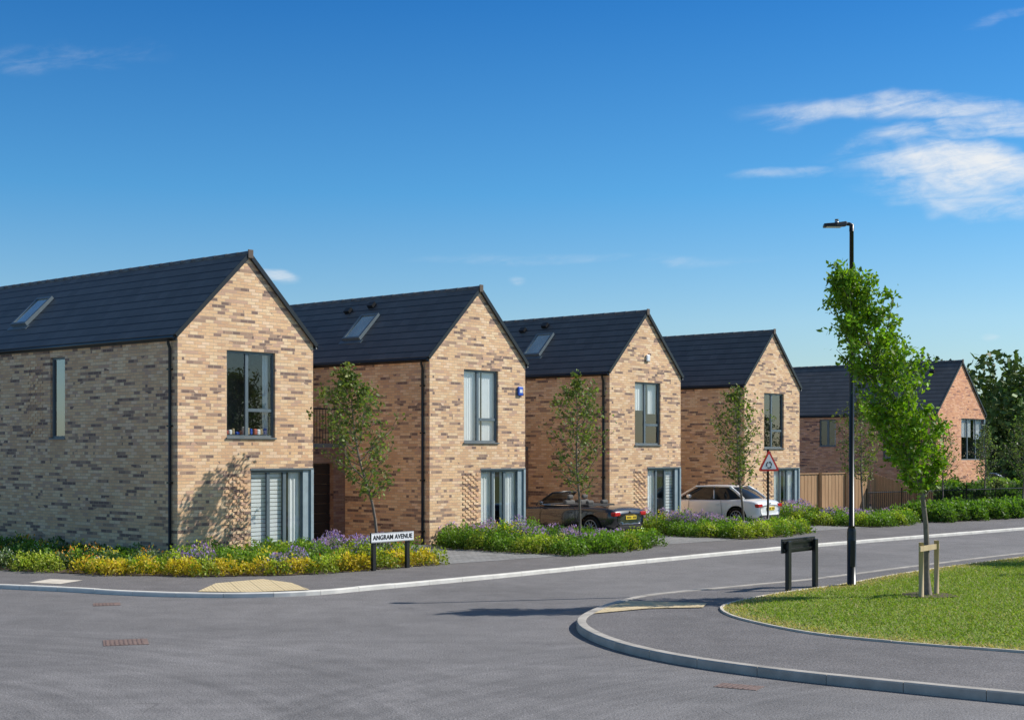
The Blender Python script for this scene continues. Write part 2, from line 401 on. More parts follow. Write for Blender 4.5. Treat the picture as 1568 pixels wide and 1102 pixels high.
isl=[(40,4),(24,7.2),(14,10.3),(8,12.9),(5.35,14.65),(4.4,15.3),(3.15,16.25),(2.1,17.35),(1.4,18.6),(1.02,20.0),(.98,21.2),(1.25,22.4),(1.75,23.7),(2.45,24.9),(4.3,26.5),(6.1,28.1),(9.3,31.5),(12.8,35.1),(22,44),(34,55),(75,92)]
islK=catmull(isl,6)
PI=.10
sheet('footpath',inset(islK,.06,-1)+[(90,92),(90,4)],PI,M['pave'])
kerbline('kerb',islK,.14,-.02,PI+.012,M['kerbg'],inward=-1)
gr=[(42,8.2),(24,11.5),(14,14.2),(8.6,16.4),(6.45,17.75),(5.3,18.5),(4.3,19.4),(3.7,20.6),(3.4,21.7),(3.45,22.8),(3.95,23.8),(5.0,25.2),(6.3,26.6),(8.3,29.2),(12.0,33.2),(21,42),(33,53),(74,90)]
grK=catmull(gr,6)
m,tt,b=newmat('lawn'); tc=tt.node('ShaderNodeTexCoord').outputs['Object']
n1=tt.noise(tc,.5,4,.6); n2=tt.noise(tc,30,3,.7)
c=tt.ramp(n1,[(.3,(.17,.22,.04)),(.55,(.21,.255,.05)),(.75,(.29,.28,.09))]); c=tt.mix(1.0,c,tt.ramp(n2,[(.3,.6),(.7,1.35)]),'MULTIPLY')
tt.l.new(c,b.inputs['Base Color']); b.inputs['Roughness'].default_value=.95; tt.l.new(tt.bump(n2,.8,.03),b.inputs['Normal']); M['lawn']=m
sheet('lawn',grK+[(89,90),(89,8.2)],PI+.02,M['lawn'])
kerbline('path_edging',grK,.055,PI-.02,PI+.03,M['edging'],inward=1,seg=.9)
sheet('tactile_paving',[(-5.75,25.62),(-4.75,25.5),(-3.75,25.95),(-4.3,27.3),(-5.0,28.1),(-5.75,27.2)],PZ+.015,M['tactile'])
sheet('tactile_paving',[(1.28,21.9),(1.62,23.0),(2.0,23.75),(3.25,23.35),(3.1,22.75),(2.2,22.6)],PI+.015,M['tactile'])
sheet('paving_slab',[(-9.45,27.4),(-8.75,27.15),(-8.55,27.9),(-9.3,28.2)],PZ+.006,M['edging'])
for i in range(4):
    ox,oy=STEP[0]*i,STEP[1]*i
    sheet('driveway',[(x+ox,y+oy) for x,y in [(-1.45,31.95),(1.35,34.45),(-2.2,38.3),(-4.75,40.7),(-7.5,37.4),(-4.95,35.0)]],PZ+.006,M['paver'])
def grate(x,y,z,wd,ln,rz):
    e=empty('drain_cover',(x,y,z),rz)
    boxes('frame',[(-wd/2,wd/2,-ln/2,ln/2,.001,.006)],M['grill'],e)
    boxes('bars',[(-wd/2+.03+k*.06,-wd/2+.05+k*.06,-ln/2+.03,ln/2-.03,.0065,.010) for k in range(int(wd/.06)-1)],M['grill2'],e)
grate(-5.35,19.4,0,.6,.6,.3); grate(-7.0,24.2,0,.45,.45,.3); grate(2.55,15.75,0,.5,.3,-.5)

# ------------------------------------------------------------ houses
def wallholes(name,T,W,H,holes,depth,mat,parent,extra=None):
    us=sorted(set([0,W]+[h[0] for h in holes]+[h[1] for h in holes])); zs=sorted(set([0,H]+[h[2] for h in holes]+[h[3] for h in holes]))
    V=[];F=[];UV=[]
    def quad(pts,uv): 
        k=len(V); V.extend(pts); F.append(tuple(range(k,k+len(pts)))); UV.append(uv)
    for i in range(len(us)-1):
        for j in range(len(zs)-1):
            u0,u1,z0,z1=us[i],us[i+1],zs[j],zs[j+1]; um,zm=(u0+u1)/2,(z0+z1)/2
            if any(h[0]<um<h[1] and h[2]<zm<h[3] for h in holes): continue
            quad([T(u0,0,z0),T(u1,0,z0),T(u1,0,z1),T(u0,0,z1)],[(u0,z0),(u1,z0),(u1,z1),(u0,z1)])
    for (u0,u1,z0,z1) in holes:
        D=depth
        quad([T(u0,0,z0),T(u0,D,z0),T(u0,D,z1),T(u0,0,z1)],[(u0,z0),(u0+D,z0),(u0+D,z1),(u0,z1)])
        quad([T(u1,0,z0),T(u1,0,z1),T(u1,D,z1),T(u1,D,z0)],[(u1,z0),(u1,z1),(u1+D,z1),(u1+D,z0)])
        quad([T(u0,0,z1),T(u0,D,z1),T(u1,D,z1),T(u1,0,z1)],[(u0,z1),(u0,z1+D),(u1,z1+D),(u1,z1)])
        quad([T(u0,0,z0),T(u1,0,z0),T(u1,D,z0),T(u0,D,z0)],[(u0,z0),(u1,z0),(u1,z0-D),(u0,z0-D)])
    if extra:
        for poly in extra: quad([T(u,0,z) for u,z in poly],list(poly))
    return mesh(name,V,F,mat,parent,uvs=UV)
def tb(T,bl):
    V=[];F=[]
    for (u0,u1,d0,d1,z0,z1) in bl:
        k=len(V)
        V+= [T(u0,d0,z0),T(u1,d0,z0),T(u1,d1,z0),T(u0,d1,z0),T(u0,d0,z1),T(u1,d0,z1),T(u1,d1,z1),T(u0,d1,z1)]
        F+= [tuple(k+i for i in f) for f in BF]
    return V,F
def window(T,parent,u0,u1,z0,z1,mull,trans,kind,tag,sill=True,fr=.055,room=True):
    W=u1-u0;H=z1-z0; D0,D1=.06,.115; CD=.155
    bl=[(u0,u1,D0,D1,z0,z0+fr),(u0,u1,D0,D1,z1-fr,z1),(u0,u0+fr,D0,D1,z0+fr,z1-fr),(u1-fr,u1,D0,D1,z0+fr,z1-fr)]
    for mf in mull: bl.append((u0+W*mf-fr*.8,u0+W*mf+fr*.8,D0+.002,D1-.002,z0+fr,z1-fr))
    for (a,b_,zf) in trans: bl.append((u0+W*a+fr*.8,u0+W*b_-fr*.9,D0+.004,D1-.004,z0+H*zf-fr*.7,z0+H*zf+fr*.7))
    V,F=tb(T,bl); mesh('window_frame_'+tag,V,F,M['frame'],parent)
    if sill:
        V,F=tb(T,[(u0-.02,u1+.02,-.04,D0-.003,z0-.035,z0-.003)]); mesh('sill_'+tag,V,F,M['frame'],parent)
    V=[T(u0+.01,D0+.03,z0+.01),T(u1-.01,D0+.03,z0+.01),T(u1-.01,D0+.03,z1-.01),T(u0+.01,D0+.03,z1-.01)]
    mesh('window_glass_'+tag,V,[(0,1,2,3)],M['glass'],parent)
    def pleat(ua,ub,za,zb,dd,mat,amp=.014,per=.13,nm='curtain_'):
        n=max(4,int((ub-ua)/.018)); V=[];F=[]
        for i in range(n+1):
            u=ua+(ub-ua)*i/n; q=dd+amp*math.sin(2*math.pi*u/per+random.uniform(-.3,.3))
            V+= [T(u,q,za),T(u,q,zb)]
        F=[(2*i,2*i+2,2*i+3,2*i+1) for i in range(n)]
        mesh(nm+tag,V,F,mat,parent,smooth=True)
    def slats(ua,ub,za,zb,dd):
        bl=[];z=za
        while z<zb: bl.append((ua,ub,dd,dd+.02,z,z+.085)); z+=.10
        V,F=tb(T,bl); mesh('blind_'+tag,V,F,M['blind'],parent)
    if kind=='dark': pleat(u0+.02,u0+W*.13,z0,z1,CD,M['curtain']); 
    if kind=='toys':
        pleat(u1-W*.14,u1-.02,z0,z1,CD+.09,M['curtain'])
        rs=random.Random(3); bl=[]
        for k in range(12):
            u=u0+.1+k*(W-.2)/12; h=rs.uniform(.08,.2); bl.append((u,u+rs.uniform(.06,.12),.16,.25,z0+.06,z0+.06+h))
        for j,mm in enumerate([M['soft'],M['curtain'],M['stake'],M['blue']]):
            V,F=tb(T,bl[j::4]); o=mesh('ornaments_'+tag+str(j),V,F,mm,parent); bv=o.modifiers.new('b','BEVEL'); bv.width=.03; bv.segments=3
    if kind=='net': pleat(u0+.02,u0+W*.58,z0,z1,CD,M['curtain'],.01,.09); pleat(u0+W*.62,u1-.02,z0,z1,CD,M['curtain'],.01,.09)
    if kind=='half': pleat(u0+.03,u0+W*.5,z1-H*.45,z1,CD,M['curtain'],.012); pleat(u0+W*.66,u1-.03,z0+H*.5,z1,CD+.03,M['curtain'],.014)
    if kind=='blinds':
        slats(u0+.03,u0+W*.29,z0+.05,z1-.03,CD-.01); slats(u0+W*.32,u0+W*.54,z0+.05,z1-.03,CD-.01); pleat(u0+W*.66,u1-.03,z0,z1,CD,M['curtain'])
    if kind=='curtains': pleat(u0+.03,u0+W*.40,z0,z1,CD,M['curtain']); pleat(u0+W*.50,u1-.03,z0,z1,CD,M['curtain'])
    if kind=='vert': pleat(u0+.03,u0+W*.33,z0,z1,CD,M['curtain'],.014,.16); slats(u0+W*.62,u1-.03,z0+.05,z1-.03,CD)
    if room:
        a,b_=u0-.15,u1+.15 if sill else u1-.02
        R=1.3; zf,zt=z0-.12,z1+.12
        pts=[T(a,.15,zf),T(b_,.15,zf),T(b_,R,zf),T(a,R,zf),T(a,.15,zt),T(b_,.15,zt),T(b_,R,zt),T(a,R,zt)]
        mesh('room_'+tag,pts,[(0,1,2,3),(4,5,6,7),(1,2,6,5),(2,3,7,6),(3,0,4,7)],M['room'],parent)

def projbricks(T,parent,u0,u1,z0,z1,tag,dep=.02):
    bl=[];z=math.ceil(z0/.075)*.075; r=int(round(z/.075))
    while z+.075<z1:
        u=math.ceil(u0/.225)*.225+(.1125 if r%2 else 0)
        while u+.1<u1:
            bl.append((u,u+.108,-dep,.004,z+.010,z+.075)); u+=.225
        z+=.075; r+=1
    V,F=tb(T,bl); mesh('projecting_bricks_'+tag,V,F,M['brick'],parent)

def house(loc,dz,W,L,eave,ridge,fronts,lefts,name='brick_house',brick='brick',vel=None,vents=(),panel=True,lefpanels=()):
    e=empty(name,(loc[0],loc[1],dz+PZ),ANG)
    TF=lambda u,d,z:(u,d,z); TL=lambda u,d,z:(d,u,z); TR=lambda u,d,z:(W-d,u,z); TB=lambda u,d,z:(u,L-d,z)
    wallholes('front_wall',TF,W,eave,[f[:4] for f in fronts],.14,M[brick],e,extra=[[(0,eave),(W,eave),(W/2,ridge-.02)]])
    wallholes('left_wall',TL,L,eave,[f[:4] for f in lefts],.14,M[brick],e)
    wallholes('right_wall',TR,L,eave,[],.14,M[brick],e)
    wallholes('back_wall',TB,W,eave,[],.14,M[brick],e,extra=[[(0,eave),(W,eave),(W/2,ridge-.02)]])
    for k,f in enumerate(fronts): window(TF,e,*f[:4],*f[4:7],'front%d'%k,sill=f[7],fr=f[8] if len(f)>8 else .055)
    for k,f in enumerate(lefts): window(TL,e,*f[:4],*f[4:7],'side%d'%k,sill=f[7])
    th=.075; ov=.06; fo=.045; s=(ridge-eave)/(W/2); sl_=math.hypot(1,s)
    V=[];F=[];UV=[]
    def slab(sgn):
        x_e=-ov if sgn<0 else W+ov; z_e=eave-ov*s; xr=W/2
        y0,y1=-fo,L+fo
        nx,nz=(-s/sl_ if sgn<0 else s/sl_),1/sl_
        k=len(V)
        lo=[(x_e,y0,z_e),(xr,y0,ridge),(xr,y1,ridge),(x_e,y1,z_e)]
        V.extend(lo)
        V.extend([(p[0]+(nx*th if p[0]!=xr else 0),p[1],p[2]+(nz*th if p[0]!=xr else th*sl_)) for p in lo])
        for f in [(0,1,2,3),(4,7,6,5),(0,4,5,1),(1,5,6,2),(2,6,7,3),(3,7,4,0)]:
            F.append(tuple(k+i for i in f))
            UV.append([(V[k+i][1],abs(V[k+i][0]-x_e)*sl_) for i in f])
    slab(-1); mesh('roof_left_slope',V,F,M['slate'],e,uvs=UV)
    V=[];F=[];UV=[]; slab(1); mesh('roof_right_slope',V,F,M['slate'],e,uvs=UV)
    rz=ridge+th*sl_
    tub=[]; y=-fo-.02
    while y<L+fo:
        y2=min(y+.44,L+fo+.02); tub.append(([(W/2,y,rz-.045),(W/2,y2,rz-.045)],[.080,.074])); y=y2
    tubes('ridge_tiles',tub,M['slate'],e,8)
    for sg,nm in((-1,'left'),(1,'right')):
        x_e=-ov if sg<0 else W+ov; z_e=eave-ov*s; nx=-s/sl_ if sg<0 else s/sl_; nz=1/sl_
        p0=Vector((x_e,0,z_e)); n=Vector((nx,0,nz))
        pts=[]
        for yy in(-fo-.025,-fo-.002):
            pts+= [p0+n*(-.015)+Vector((0,yy,0)),p0+n*(th+.012)+Vector((0,yy,0)),Vector((W/2,yy,ridge+(th+.012)*sl_)),Vector((W/2,yy,ridge-.015*sl_))]
        mesh('verge_trim_'+nm,pts,[(0,1,2,3),(7,6,5,4),(0,4,5,1),(1,5,6,2),(2,6,7,3),(3,7,4,0)],M['black'],e)
    boxes('ridge_cap_end',[(W/2-.08,W/2+.08,-fo-.05,-fo-.027,ridge-.05,ridge+.16)],M['ridgeend'],e,bevel=.03)
    for sg in(-1,1):
        gx=-ov-.04 if sg<0 else W+ov+.04
        tubes('gutter',[([(gx,-fo+.02,eave-ov*s-.01),(gx,L,eave-ov*s-.01)],.05)],M['black'],e,10)
        x0,x1=(-ov+.005,-.002) if sg<0 else (W+.002,W+ov-.005)
        boxes('soffit',[(x0,x1,0,L,eave-ov*s-.08,eave-ov*s-.01)],M['black'],e)
    zg=eave-ov*s-.03
    tubes('downpipe',[([(-ov-.04,.22,zg),(-ov-.04,.22,zg-.10),(-.055,.22,zg-.22),(-.055,.22,.0)],.036)],M['black'],e,10)
    boxes('pipe_brackets',[(-.105,-.002,.165,.275,z,z+.04) for z in (.5,1.9,3.2,4.5)],M['black'],e)
    if panel: projbricks(TF,e,1.26,2.05,.1,2.12,'front',dep=.018)
    for k,p in enumerate(lefpanels): projbricks(TL,e,*p,'side%d'%k,dep=.014)
    def onroof(yc,f,w_,l_,nm,skylight=True):
        xm=W/2*f; zm=eave+(ridge-eave)*f
        t_=Vector((1/sl_,0,s/sl_)); n=Vector((-s/sl_,0,1/sl_)); c_=Vector((xm,yc,zm))+n*th
        def P(a,b_,h): q=c_+t_*a+Vector((0,b_,0))+n*h; return q
        def bx(nm2,a0,a1,b0,b1,h0,h1,mat):
            pts=[P(a0,b0,h0),P(a1,b0,h0),P(a1,b1,h0),P(a0,b1,h0),P(a0,b0,h1),P(a1,b0,h1),P(a1,b1,h1),P(a0,b1,h1)]
            mesh(nm2,pts,BF,mat,e)
        if skylight:
            a,b_=l_/2,w_/2; q=.07
            bx(nm+'_kerb_a',-a,-a+q,-b_,b_,0,.10,M['frame']);bx(nm+'_kerb_b',a-q,a,-b_,b_,0,.10,M['frame'])
            bx(nm+'_kerb_c',-a+q,a-q,-b_,-b_+q,0,.098,M['frame']);bx(nm+'_kerb_d',-a+q,a-q,b_-q,b_,0,.098,M['frame'])
            bx(nm+'_glass',-a+q,a-q,-b_+q,b_-q,.0,.07,M['skyglass'])
            bx(nm+'_flashing',-a-.14,-a,-b_-.1,b_+.1,0,.015,M['frame'])
        else: bx(nm,-.09,.09,-.11,.11,0,.12,M['black'])
    if vel: onroof(vel[0],vel[1],.74,1.12,'roof_window')
    for k,v in enumerate(vents): onroof(v[0],v[1],0,0,'roof_vent_%d'%k,False)
    return e
m,tt,b=newmat('skylight_glass'); b.inputs['Roughness'].default_value=.05; b.inputs['Metallic'].default_value=.75
n=tt.noise(tt.node('ShaderNodeTexCoord').outputs['Object'],2,3); tt.l.new(tt.ramp(n,[(.3,(.55,.60,.58)),(.7,(.72,.78,.74))]),b.inputs['Base Color']); M['skyglass']=m

def fr(ku,kg): return [(1.40,2.88,2.97,5.03,[.44],[(.44,1.0,.32)],ku,True),(2.12,4.10,.05,2.18,[.30,.56,.86],[],kg,False,.06)]
H1=(-7.64,32.0); W=4.1
kinds=[('toys','blinds'),('net','curtains'),('half','vert'),('dark','curtains')]
drops=[0-PZ,-.08-PZ,-.12-PZ,-.22-PZ]
for i in range(4):
    loc=(H1[0]+STEP[0]*i,H1[1]+STEP[1]*i)
    f=fr(*kinds[i])
    lf=[(4.62,5.28,2.97,5.0,[],[],'dark',True)] if i==0 else []
    lp=[(5.45,6.5,2.95,4.95)] if i==0 else []
    vel=(7.7,.50) if i==0 else ((3.7,.5) if i<3 else None)
    ven=[] if i==0 else ([(4.9,.80),(4.0,.86)] if i<3 else [])
    e=house(loc,drops[i],W,11.5 if i==0 else 9.5,5.31,7.30,f,lf,vel=vel,vents=ven,lefpanels=lp)
    boxes('corner_panel',[(3.80,4.05,.035,.059,.06,2.17)],M['post'],e)
    boxes('corner_post',[(4.03,4.115,-.01,.033,0,2.18)],M['post'],e)
    boxes('lintel_trim',[(2.11,4.115,-.012,.05,2.182,2.225)],M['frame'],e)
    if i==1:
        boxes('alarm_box',[(3.72,3.94,-.07,-.003,4.35,4.62)],M['blue'],e,bevel=.03); boxes('alarm_label',[(3.77,3.89,-.075,-.0705,4.44,4.54)],M['white'],e)
    if i==2:
        boxes('alarm_box',[(2.0,2.2,-.07,-.003,5.72,5.95)],M['white'],e,bevel=.05)
    if i<3:
        gx0,gx1=W+.004,math.hypot(*STEP)-.006
        boxes('garage_side_pier_left',[(gx0,gx0+.45,3.4,3.7,0,2.75)],M['brick_dark'],e)
        boxes('garage_side_pier_right',[(gx1-.45,gx1,3.4,3.7,0,2.75)],M['brick_dark'],e)
        boxes('garage_lintel',[(gx0+.452,gx1-.452,3.402,3.7,2.3,2.75)],M['brick_dark'],e)
        bl=[(gx0+.46,gx1-.46,3.55,3.58,.03+k*.28,.03+k*.28+.265) for k in range(8)]
        boxes('garage_door',bl,M['black'],e)
        boxes('terrace_deck',[(gx0,gx1,3.4,4.9,2.752,2.86)],M['frame'],e)
        tb_=[([(gx0+.05,3.48,3.85),(gx1-.05,3.48,3.85)],.025)]+[([(gx0+.05+k*.11,3.48,2.86),(gx0+.05+k*.11,3.48,3.85)],.01) for k in range(38)]
        tubes('terrace_railing',tb_,M['black'],e,5)
        boxes('upper_link_wall',[(gx0,gx1,4.9,5.1,2.864,5.0)],M['grey'],e)
        boxes('upper_link_window_frame',[(gx0+.8,gx0+2.2,4.86,4.897,2.95,4.6)],M['frame'],e)
        boxes('upper_link_window_glass',[(gx0+.87,gx0+1.47,4.85,4.859,3.0,4.53),(gx0+1.53,gx0+2.13,4.85,4.859,3.0,4.53)],M['skyglass'],e)
        x0,x1=gx0-1.1,gx1+1.1
        V=[(x0,4.7,4.95),(x1,4.7,4.95),(x1,6.6,6.5),(x0,6.6,6.5),(x0,8.5,4.95),(x1,8.5,4.95)]
        mesh('link_roof',V,[(0,1,2,3),(3,2,5,4)],M['slate'],e,uvs=[[(x0,0),(x1,0),(x1,2.4),(x0,2.4)],[(x0,2.4),(x1,2.4),(x1,0),(x0,0)]])
e5=house((20.0,66.0),-.0-PZ,5.87,16,4.43,6.95,[(2.9,5.87,2.2,4.24,[.3,.65],[],'half',False),(1.95,2.7,.05,1.25,[],[],'dark',False)],
   [(5.2,6.1,2.88,4.2,[.5],[],'dark',True),(2.0,2.7,2.3,4.2,[],[],'dark',True)],brick='brick_red',vel=(3.3,.62),vents=[(1.2,.8),(2.2,.82)],panel=False)
boxes('corner_mullion',[(5.80,5.885,-.01,.05,2.2,4.24)],M['post'],e5)

# ------------------------------------------------------------ vegetation
def tree(name,base,spine,env,nbr,nleaf,size,col,rad=.05,seed=1,upness=1.1,clump=.14,colv=.35):
    rs=random.Random(seed); e=empty(name,base)
    def axis(h):
        for a,b_ in zip(spine,spine[1:]):
            if h<=b_[0]: f=(h-a[0])/(b_[0]-a[0]); return Vector((a[1]+(b_[1]-a[1])*f,a[2]+(b_[2]-a[2])*f,h))
        return Vector((spine[-1][1],spine[-1][2],h))
    def hw(h):
        if h<=env[0][0]: return env[0][1]
        for a,b_ in zip(env,env[1:]):
            if h<=b_[0]: return a[1]+(b_[1]-a[1])*(h-a[0])/(b_[0]-a[0])
        return env[-1][1]
    top=env[-1][0]; bot=env[0][0]
    n=14; pts=[]; rr=[]
    for i in range(n+1):
        h=top*.97*i/n; p=axis(h)+Vector((math.sin(h*2.3+seed)*.025,math.cos(h*1.9+seed)*.025,0))*(1 if i else 0); pts.append(p); rr.append(max(.006,rad*(1-i/n)**.8+.004)*(1.35 if i==0 else 1))
    paths=[(pts,rr)]; tips=[]
    for k in range(nbr):
        f=(k+rs.random())/nbr; h0=max(.5,bot*.85)+(top*.93-bot*.85)*f**1.05; th=k*2.399+rs.uniform(-.5,.5)
        p=axis(h0); R=hw(h0+.35)*rs.uniform(.6,1.12); up=upness*rs.uniform(.6,1.3)
        ln=[p]; m_=5
        for j in range(1,m_+1):
            s=j/m_; q=Vector((math.cos(th)*R*(s**.85),math.sin(th)*R*(s**.85),R*up*s*(.6+.5*s)))
            q+=Vector((rs.uniform(-1,1),rs.uniform(-1,1),rs.uniform(-1,1)))*.03
            hh=min(p.z+q.z,top+.05); a=axis(hh); ln.append(Vector((a.x*.6+p.x*.4+q.x,a.y*.6+p.y*.4+q.y,hh)))
        r0=rad*.35*(1-f*.6); paths.append((ln,[r0*(1-.85*j/m_)+.002 for j in range(m_+1)]))
        for j in range(1,m_+1): tips.append((ln[j],.5+.5*j/m_,k))
        for q in range(3):
            j=rs.randint(1,m_-1); b0=ln[j]; L_=R*rs.uniform(.25,.5); t2=th+rs.uniform(-1.3,1.3)
            b1=b0+Vector((math.cos(t2)*L_,math.sin(t2)*L_,L_*rs.uniform(.2,1.2))); 
            paths.append(([b0,(b0+b1)/2+Vector((0,0,-.01)),b1],[.006,.004,.002])); tips.append(((b0+b1)/2,.8,k)); tips.append((b1,1,k))
    for i in range(n//3,n+1):
        if pts[i].z>bot: tips.append((pts[i],.6,i)); 
    tips.append((pts[-1],1,0)); tips.append((pts[-1],1,0))
    tubes('trunk_and_branches',paths,M['bark'],e,6)
    C=np.array([tuple(x[0]) for x in tips]); Wt=np.array([x[1] for x in tips]); Wt=Wt*RNG.uniform(.1,1.8,size=len(Wt)); Wt/=Wt.sum()
    idx=RNG.choice(len(C),size=nleaf,p=Wt)
    off=RNG.normal(size=(nleaf,3))*clump*RNG.uniform(.3,1.1,size=(nleaf,1)); off[:,2]*=.9
    P=C[idx]+off
    cl_=RNG.uniform(.65,1.3,size=len(C))[idx][:,None]
    cols=colvar(nleaf,col,colv,.1)*cl_
    yel=RNG.random(nleaf)<.12; cols[yel]*=np.array([1.5,1.25,.9])
    npmesh('leaves',leafverts(P,size,.1),4,np.clip(cols,.003,.6),M['foliage'],e)
    return e
tree('street_tree',(7.28,24.5,PI+.02),[(0,0,0),(1.0,-.04,0),(2.0,-.14,0),(2.6,-.38,0),(3.5,-.68,0),(4.4,-1.05,0),(5.2,-1.34,0),(5.95,-1.68,0)],
     [(2.0,.36),(2.4,.62),(3.0,.68),(3.6,.58),(4.3,.66),(4.8,.55),(5.3,.36),(5.95,.12)],70,11500,.066,(.18,.30,.02),rad=.05,seed=5,upness=1.2,clump=.088,colv=.4)
def small(x,y,h,hw,seed,nl=2600,col=(.15,.195,.05),lean=-.25,z=PZ):
    s=h/4.85
    return tree('young_street_tree',(x,y,z),[(0,0,0),(1.2*s,lean*.25,0),(2.2*s,lean*.6,0),(3.5*s,lean*.9,0),(h,lean*1.1,0)],
      [(1.75*s,hw*.35),(2.3*s,hw*.9),(2.9*s,hw),(3.6*s,hw*.75),(4.3*s,hw*.45),(h,.06)],44,nl,.072,col,rad=.038,seed=seed,upness=.95,clump=.115)
small(-3.13,33.4,4.75,1.0,11,2900,lean=-.75)
small(1.82,37.6,4.75,.95,12,2000,lean=-.1); small(7.25,43.9,4.7,.95,13,2000,lean=-.25); small(12.6,50.3,4.7,.95,14,2000,lean=-.1)
small(17.7,57.5,3.9,.7,15,900,lean=0); small(20.6,61,3.9,.7,16,1000,(.14,.19,.08),lean=0); small(20.6,56.5,4.4,.8,17,1500,(.14,.20,.06),lean=.1)
for (x,y,h,sd_) in [(17.0,32.6,5.8,21),(21.5,35.2,6.0,22),(17.2,29.6,5.5,23)]:
    tree('street_tree',(x,y,PI+.02),[(0,0,0),(2,0,0),(h,-.3,0)],[(1.7,.4),(2.4,1.0),(3.4,1.1),(4.6,.8),(h,.1)],44,4200,.10,(.15,.25,.035),rad=.06,seed=sd_,clump=.16)
es=empty('tree_stakes',(0,0,PI+.02))
tubes('stake_a',[([(7.07,24.2,0),(7.07,24.2,.95)],.045)],M['stake'],es,8); tubes('stake_b',[([(7.50,24.75,0),(7.50,24.75,.95)],.045)],M['stake'],es,8)
def bar(p0,p1,wd,z0,z1,mat,name,parent):
    p0=Vector(p0);p1=Vector(p1); d=(p1-p0).normalized(); n=Vector((-d.y,d.x,0))*wd/2
    pts=[p0-n,p1-n,p1+n,p0+n]; V=[(p.x,p.y,z0) for p in pts]+[(p.x,p.y,z1) for p in pts]
    return mesh(name,V,BF,mat,parent)
bar((7.0,24.05,0),(7.56,24.83,0),.03,.80,.89,M['stake'],'crossbar',es)
circ=[(7.28+.5*math.cos(a)*random.uniform(.85,1.1),24.5+.5*math.sin(a)*random.uniform(.85,1.1)) for a in np.linspace(0,6.28,20)[:-1]]
sheet('mulch',circ,PI+.035,M['soil'])

def inpoly(pts,poly):
    x,y=pts[:,0],pts[:,1]; r=np.zeros(len(pts),bool); j=len(poly)-1
    for i in range(len(poly)):
        xi,yi=poly[i]; xj,yj=poly[j]
        c=((yi>y)!=(yj>y))&(x<(xj-xi)*(y-yi)/((yj-yi) or 1e-9)+xi); r^=c; j=i
    return r
GREEN=(.16,.27,.03); DARKG=(.07,.13,.03); YEL=(.64,.48,.04); LIME=(.36,.42,.05); GREYG=(.17,.22,.11)
def bed(name,poly,clumps,leafsize=.05):
    sheet('planting_soil',poly,PZ+.012,M['soil'])
    VV=[];CC=[]
    for (x,y,r,h,col,kind) in clumps:
        n=int(230*(r/.3)**2)+40
        d_=RNG.normal(size=(n,3)); d_[:,2]=np.abs(d_[:,2]); d_/=np.linalg.norm(d_,axis=1,keepdims=True)
        rad=RNG.uniform(.78,1.04,size=(n,1)); lump=1+.16*np.sin(d_[:,0:1]*6+x*3)*np.cos(d_[:,1:2]*7+y*5)
        P=d_*rad*lump*np.array([r,r,h]); P+=np.array([x,y,PZ])
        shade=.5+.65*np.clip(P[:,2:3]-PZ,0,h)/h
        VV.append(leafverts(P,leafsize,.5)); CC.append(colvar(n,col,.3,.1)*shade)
        if kind:
            fcol,fn,fs=kind
            n=int(fn*(r/.3)**2); d_=RNG.normal(size=(n,3)); d_[:,2]=np.abs(d_[:,2])+.5; d_/=np.linalg.norm(d_,axis=1,keepdims=True)
            P=d_*RNG.uniform(.98,1.2,size=(n,1))*np.array([r,r,h*1.1])+np.array([x,y,PZ])
            VV.append(leafverts(P,fs,1.5,1.6)); CC.append(colvar(n,fcol,.3,.1))
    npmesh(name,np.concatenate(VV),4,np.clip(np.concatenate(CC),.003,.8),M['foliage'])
LAV=((.42,.26,.70),95,.042); ORA=((.85,.28,.03),26,.04); REDF=((.6,.03,.02),16,.035); YELF=((.88,.62,.05),32,.038); WHF=((.8,.8,.75),16,.03); BLUF=((.32,.25,.74),65,.04)
def fill(poly,n,mind):
    xs=[p[0] for p in poly]; ys=[p[1] for p in poly]; out=[]; 
    c=np.column_stack([RNG.uniform(min(xs),max(xs),6000),RNG.uniform(min(ys),max(ys),6000)]); c=c[inpoly(c,poly)]
    for p in c:
        if all((p[0]-q[0])**2+(p[1]-q[1])**2>mind*mind for q in out): out.append(tuple(p))
        if len(out)>=n: break
    return out
def dseg(p,a,b_):
    a=np.array(a);b_=np.array(b_);p=np.array(p); t_=np.clip(np.dot(p-a,b_-a)/np.dot(b_-a,b_-a),0,1); return np.linalg.norm(p-(a+t_*(b_-a)))
poly1=[(-22,38.5),(-16,33.6),(-12.8,31.4),(-10.2,29.9),(-8.2,29.0),(-6.2,28.75),(-4.6,29.0),(-3.4,29.9),(-1.55,32.0),(-4.8,35.0),(-5.02,34.8),(-7.6,31.75),(-7.9,31.9),(-18,40.6)]
cl1=[]
front=poly1[0:9]
for p in fill(poly1,420,.33):
    dd=min(dseg(p,front[k],front[k+1]) for k in range(len(front)-1)); r=random.random()
    if dd<.7 and p[0]>-10.8: cl1.append((*p,.26+.08*r,.26+.14*r,YEL if random.random()<.72 else LIME,None))
    elif p[0]<-7.6: cl1.append((*p,.33,.24+.2*r,random.choice([DARKG,GREEN,GREEN,DARKG,GREYG]),random.choice([None,None,None,None,ORA,WHF,YELF])))
    elif p[0]<-4.6: k=random.choice([LAV,LAV,BLUF,None,None,YELF]) if dd<2.2 else None; cl1.append((*p,.31,.28+.24*r,GREYG if k in(LAV,BLUF) else random.choice([GREEN,LIME,GREEN]),k))
    else:
        k=random.choice([LAV,LAV,BLUF,None,None]) if dd>1.2 else random.choice([None,ORA,YELF,None,ORA])
        cl1.append((*p,.31,.28+.26*r,GREYG if k in(LAV,BLUF) else random.choice([GREEN,GREEN,LIME]),k))
bed('flower_bed',poly1,cl1)
